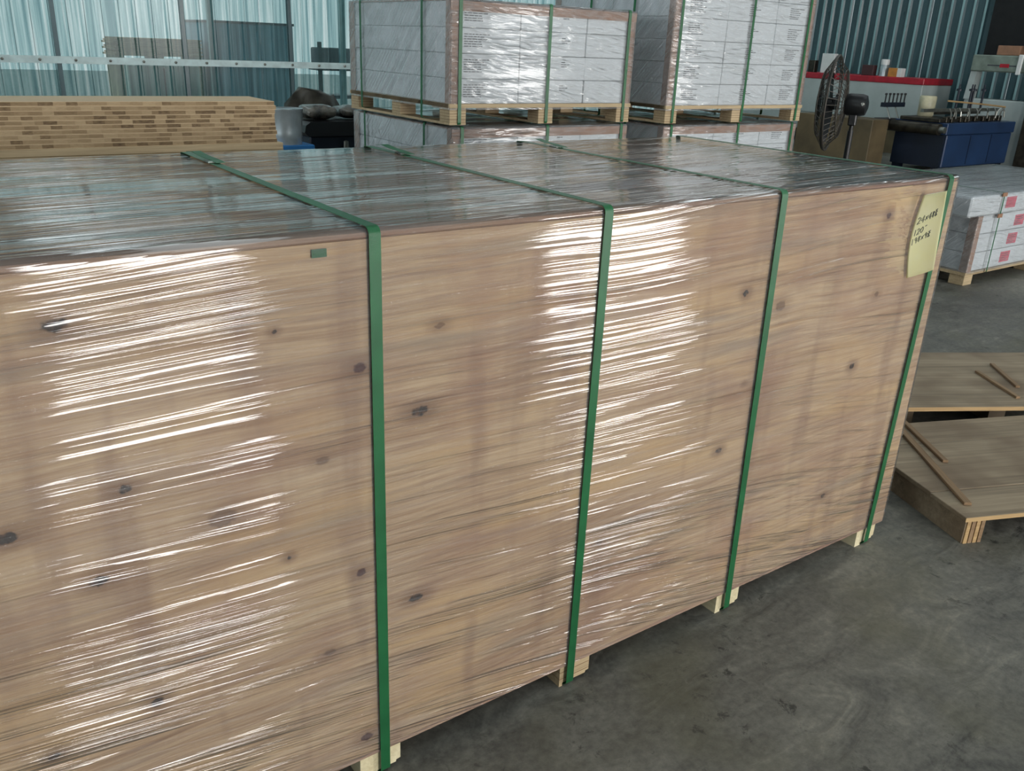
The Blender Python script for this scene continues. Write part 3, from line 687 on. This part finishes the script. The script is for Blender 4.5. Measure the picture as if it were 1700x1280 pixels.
bx = lambda name, lab, cat, mat, y, z1, w, d=0.12: tag(MB().box(-d/2, d/2, -w/2, w/2, 0, z1-ZT-0.0, bev=0.008).build(name, M[mat], None, False, (15.62, y, ZT)), lab, cat)
bx('maroon_box', 'dark maroon box on top of the red-striped machine', 'box', 'maroon', 9.33, 1.60, 0.26)
orr = thing('orange_carton', 'small orange and white carton on top of the red-striped machine', 'box', (15.62, 8.73, ZT))
MB().box(-0.07, 0.07, -0.05, 0.14, 0, 0.16, bev=0.005).build('body', M['orange'], orr); MB().box(-0.071, 0.071, -0.14, -0.05, 0, 0.16, bev=0.005).build('flap', M['white'], orr)
bt = thing('white_jar', 'white capped jar between the two cartons on the machine', 'jar', (15.66, 9.03, ZT))
MB().lathe([(0.085,0),(0.085,0.17),(0.075,0.2),(0.075,0.21)], n=20).build('body', M['galv'], bt, 40); MB().lathe([(0.08,0.21),(0.08,0.3),(0.07,0.31),(0,0.31)], n=20).build('cap', M['white'], bt, 40)
bx('paper_pad', 'white paper box standing behind the black fan', 'box', 'white', 10.28, 1.78, 0.30)
bx('green_can', 'small dark green can on the machine beside the carton stack', 'can', 'grease', 10.66, 1.64, 0.16)

tag(MB().box(0, 0.45, 0, 1.45, 0, 0.80, bev=0.01).build('tan_cabinet', M['tan'], None, False, (12.42, 6.98, 0)), 'tan dusty low cabinet between the fan and the blue machine', 'cabinet')

# pedestal fan seen almost edge-on
fan = thing('pedestal_fan', 'black pedestal fan with dusty wire cage seen edge-on', 'fan', (5.66, 2.93, 0), -1.0966)
HC = 1.36; R = 0.36
MB().lathe([(0.26,0),(0.26,0.02),(0.06,0.05),(0.03,0.06)], (0.10,0,0), 24).build('base', M['black'], fan, 40)
MB().lathe([(0.022,0.05),(0.022,HC-0.2),(0.016,HC-0.2),(0.016,HC-0.05)], (0.10,0,0), 12).build('pole', M['black'], fan, 40)
MB().lathe([(0.0,0.0),(0.07,0.0),(0.085,0.03),(0.085,0.13),(0.075,0.165),(0.03,0.18),(0.0,0.18)], (0.02,0,HC), 20, 'x').build('motor', M['black'], fan, 40)
MB().lathe([(0.012,0),(0.018,0.005),(0.0,0.012)], (0.16,-0.082,HC+0.01), 10, 'y').build('knob', M['steel'], fan)
MB().box(0.07, 0.13, -0.035, 0.035, HC-0.16, HC-0.07, bev=0.008).build('bracket', M['black'], fan)
def ring(x, r, tr): return [(x, r*math.cos(2*math.pi*k/36), HC+r*math.sin(2*math.pi*k/36)) for k in range(36)]
m = MB()
for (x, r) in ((-0.09,R),(-0.155,R*0.72),(-0.175,R*0.4),(0.0,R*0.72),(0.02,R*0.4)): m.tube(ring(x, r, 0), 0.005, 5, closed=True)
m.tube(ring(-0.075, R+0.004, 0), 0.009, 6, closed=True)
m.build('cage_rings', M['wire'], fan, True)
for sgn, nm in ((-1, 'front_grille'), (1, 'rear_grille')):
    m = MB()
    for k in range(40):
        a = 2*math.pi*k/40; pr = [(-0.09, R), (-0.09+sgn*0.065 if sgn < 0 else 0.0, R*0.72), (-0.175 if sgn < 0 else 0.02, R*0.4), (-0.18 if sgn < 0 else 0.03, 0.06)]
        m.tube([(x, r*math.cos(a), HC+r*math.sin(a)) for x, r in pr], 0.0028, 4)
    m.build(nm, M['wire'], fan)
MB().lathe([(0.0,-0.19),(0.06,-0.185),(0.065,-0.17),(0.0,-0.165)], (0,0,HC), 16, 'x').build('badge', M['black'], fan, 40)
for k in range(3):
    m = MB(); rows_ = []
    for j in range(7):
        r = 0.05+j*(R*0.86-0.05)/6; w = 0.03+0.11*math.sin(math.pi*min(1, 0.2+j/8)); a0 = 2*math.pi*k/3+0.15*j/6
        for s in (-1, 0, 1):
            a = a0+s*w/r*0.5*0.9; rows_.append((-0.09+s*0.022, r*math.cos(a), HC+r*math.sin(a)))
    vs = rows_+[(x+0.003, y, z) for x, y, z in rows_]; n = len(rows_); fs = []
    for j in range(6):
        for s in range(2):
            a = j*3+s; fs += [(a, a+1, a+4, a+3), (n+a, n+a+3, n+a+4, n+a+1)]
    m.add(vs, fs); m.build('blade', M['black'], fan, True)
MB().lathe([(0,-0.12),(0.045,-0.12),(0.05,-0.05),(0,-0.05)], (0,0,HC), 14, 'x').build('hub', M['black'], fan, 40)

# blue feeder machine
bmach = thing('blue_feed_machine', 'blue machine bed with rollers, guide rails and clamps', 'machine', (13.3, 6.22, 0))
MB().box(0.06, 2.13, 0.0, 0.9, 0.10, 0.62, bev=0.015).build('body', M['blue'], bmach)
MB().box(-0.02, 2.15, -0.02, 0.92, 0.62, 0.80, bev=0.01).build('bed', M['blue'], bmach)
MB().box(0.0, 0.06, 0.02, 0.88, 0.10, 0.62).build('end_cover', M['navy'], bmach)
for x in (0.0, 1.9):
    for y in (0.05, 0.75): MB().box(x+0.06, x+0.2, y, y+0.12, 0, 0.10).build('foot', M['navy'], bmach)
for x in (0.78, 1.45): MB().box(x, x+0.012, -0.006, 0.0, 0.14, 0.6).build('door_gap', M['navy'], bmach)
MB().lathe([(0,0),(0.09,0),(0.09,1.0),(0,1.0)], (-0.12, 0.05, 0.70), 20, 'y').build('feed_roller', M['grease'], bmach, 40)
MB().lathe([(0,0),(0.05,0),(0.05,0.1),(0,0.1)], (-0.12, -0.04, 0.70), 14, 'y').build('roller_cap', M['steel'], bmach, 40)
MB().box(-0.3, 0.1, 0.9, 1.15, 0.62, 0.80, bev=0.02).build('end_box', M['black'], bmach)
MB().box(-0.08, 0.6, 0.1, 0.8, 0.80, 0.86, bev=0.01).build('infeed_plate', M['grease'], bmach)
MB().box(-0.25, 2.12, 0.30, 0.36, 0.95, 1.0).build('guide_rail', M['steel'], bmach)
MB().box(0.5, 2.12, 0.62, 0.68, 0.88, 0.97).build('guide_rail', M['grease'], bmach)
MB().box(-0.35, 0.25, 0.95, 1.02, 0.98, 1.05).build('side_rail', M['navy'], bmach)
MB().tube([(0.4, 0.3, 1.12), (1.4, 0.2, 1.07), (2.0, 0.15, 1.03)], 0.014, 6).build('wooden_bar', M['plyedge'], bmach)
rr = random.Random(4)
cl = MB().tube([(0,0,0),(0.01,0,0.10),(0.05,0,0.16)], 0.013, 6).mesh('clamp_lever', M['steel'])
bs = MB().box(-0.05, 0.05, -0.04, 0.04, 0, 0.09, bev=0.01).mesh('clamp_base', M['grease'])
for k in range(14):
    x = 0.12+k*0.14; obj('clamp_base', bs, bmach, (x, rr.uniform(0.08, 0.22), 0.80)); o = obj('clamp_lever', cl, bmach, (x+0.03, rr.uniform(0.04, 0.2), 0.86), rr.uniform(0, 6))
for k in range(6): MB().lathe([(0.012,0),(0.012,0.12),(0.022,0.12),(0.022,0.145),(0,0.15)], (-0.3+k*0.11, 0.98, 1.05), 8).build('rail_knob', M['black'], bmach)
for x in (0.95, 1.35, 1.42, 1.75):
    MB().lathe([(0.018,0),(0.018,0.30),(0.045,0.30),(0.045,0.33),(0.012,0.34),(0.012,0.4),(0,0.41)], (x, 0.45, 0.97), 10).build('adjuster_screw', M['navy'], bmach)
for x in (-0.22, 0.02): MB().tube([(x, 0.98, 0.98), (x+0.02, 0.9, 0.80)], 0.012, 6).build('rail_leg', M['steel'], bmach)
cr = tag(MB().lathe([(0.11,0.0),(0.125,0.02),(0.135,0.30),(0.12,0.32),(0,0.325)], n=22).build('glue_drum', M['cream'], None, 40, (13.62, 6.82, 0.861)), 'cream coloured glue drum standing on the blue machine', 'drum')

sm_ = thing('sanding_machine', 'grey-green machine with arm and dark rollers behind the blue bed', 'machine', (15.6, 5.62, 0))
MB().box(0.0, 0.7, -1.2, 0.55, 0.0, 0.95, bev=0.02).build('base', M['grease'], sm_)
MB().box(0.0, 0.5, -1.2, 0.55, 0.95, 1.15, bev=0.02).build('table', M['mwhite'], sm_)
MB().box(0.15, 0.6, 0.56, 1.75, 0.0, 1.12, bev=0.02).build('rear_table', M['mwhite'], sm_)
MB().prism([(1.62,1.10),(1.74,1.10),(1.68,1.86),(1.58,1.86)], 0.1, 0.3, 'x').build('strut', M['mwhite'], sm_)
MB().box(0.05, 0.45, 0.72, 1.70, 1.58, 1.86, bev=0.02).build('arm', M['green_grey'], sm_)
MB().box(0.02, 0.06, 0.80, 0.88, 1.55, 1.88, bev=0.01).build('collar', M['white'], sm_)
MB().box(0.045, 0.051, 0.9, 1.4, 1.68, 1.70).build('print_line', M['ink'], sm_)
MB().box(0.044, 0.05, 1.02, 1.18, 1.66, 1.72).build('red_mark', M['red'], sm_)
MB().box(0.1, 0.6, -1.2, 0.74, 1.95, 2.16, bev=0.03).build('head', M['green_grey'], sm_)
MB().box(0.0, 0.6, -1.2, 0.72, 1.50, 1.80, bev=0.03).build('head_lower', M['mwhite'], sm_)
MB().box(-0.02, 0.0, -1.2, 0.6, 1.25, 1.33).build('red_band', M['maroon'], sm_)
MB().box(0.15, 0.5, 0.3, 0.66, 0.95, 2.0, bev=0.02).build('column', M['green_grey'], sm_)
MB().lathe([(0,-1.2),(0.1,-1.2),(0.1,0.6),(0,0.6)], (-0.05, 0, 1.42), 18, 'y').build('roller', M['grease'], sm_, 40)
MB().tube([(0.0, 0.55, 1.2), (-0.05, 0.62, 1.45), (0.0, 0.5, 1.75)], 0.03, 8).build('hose', M['black'], sm_, True)
tag(MB().box(-0.12, 0.12, -0.2, 0.2, 0, 0.16, bev=0.01).build('wooden_box', M['card'], None, False, (15.85, 6.75, 1.861)), 'small brown box resting on the grey-green machine arm', 'box')
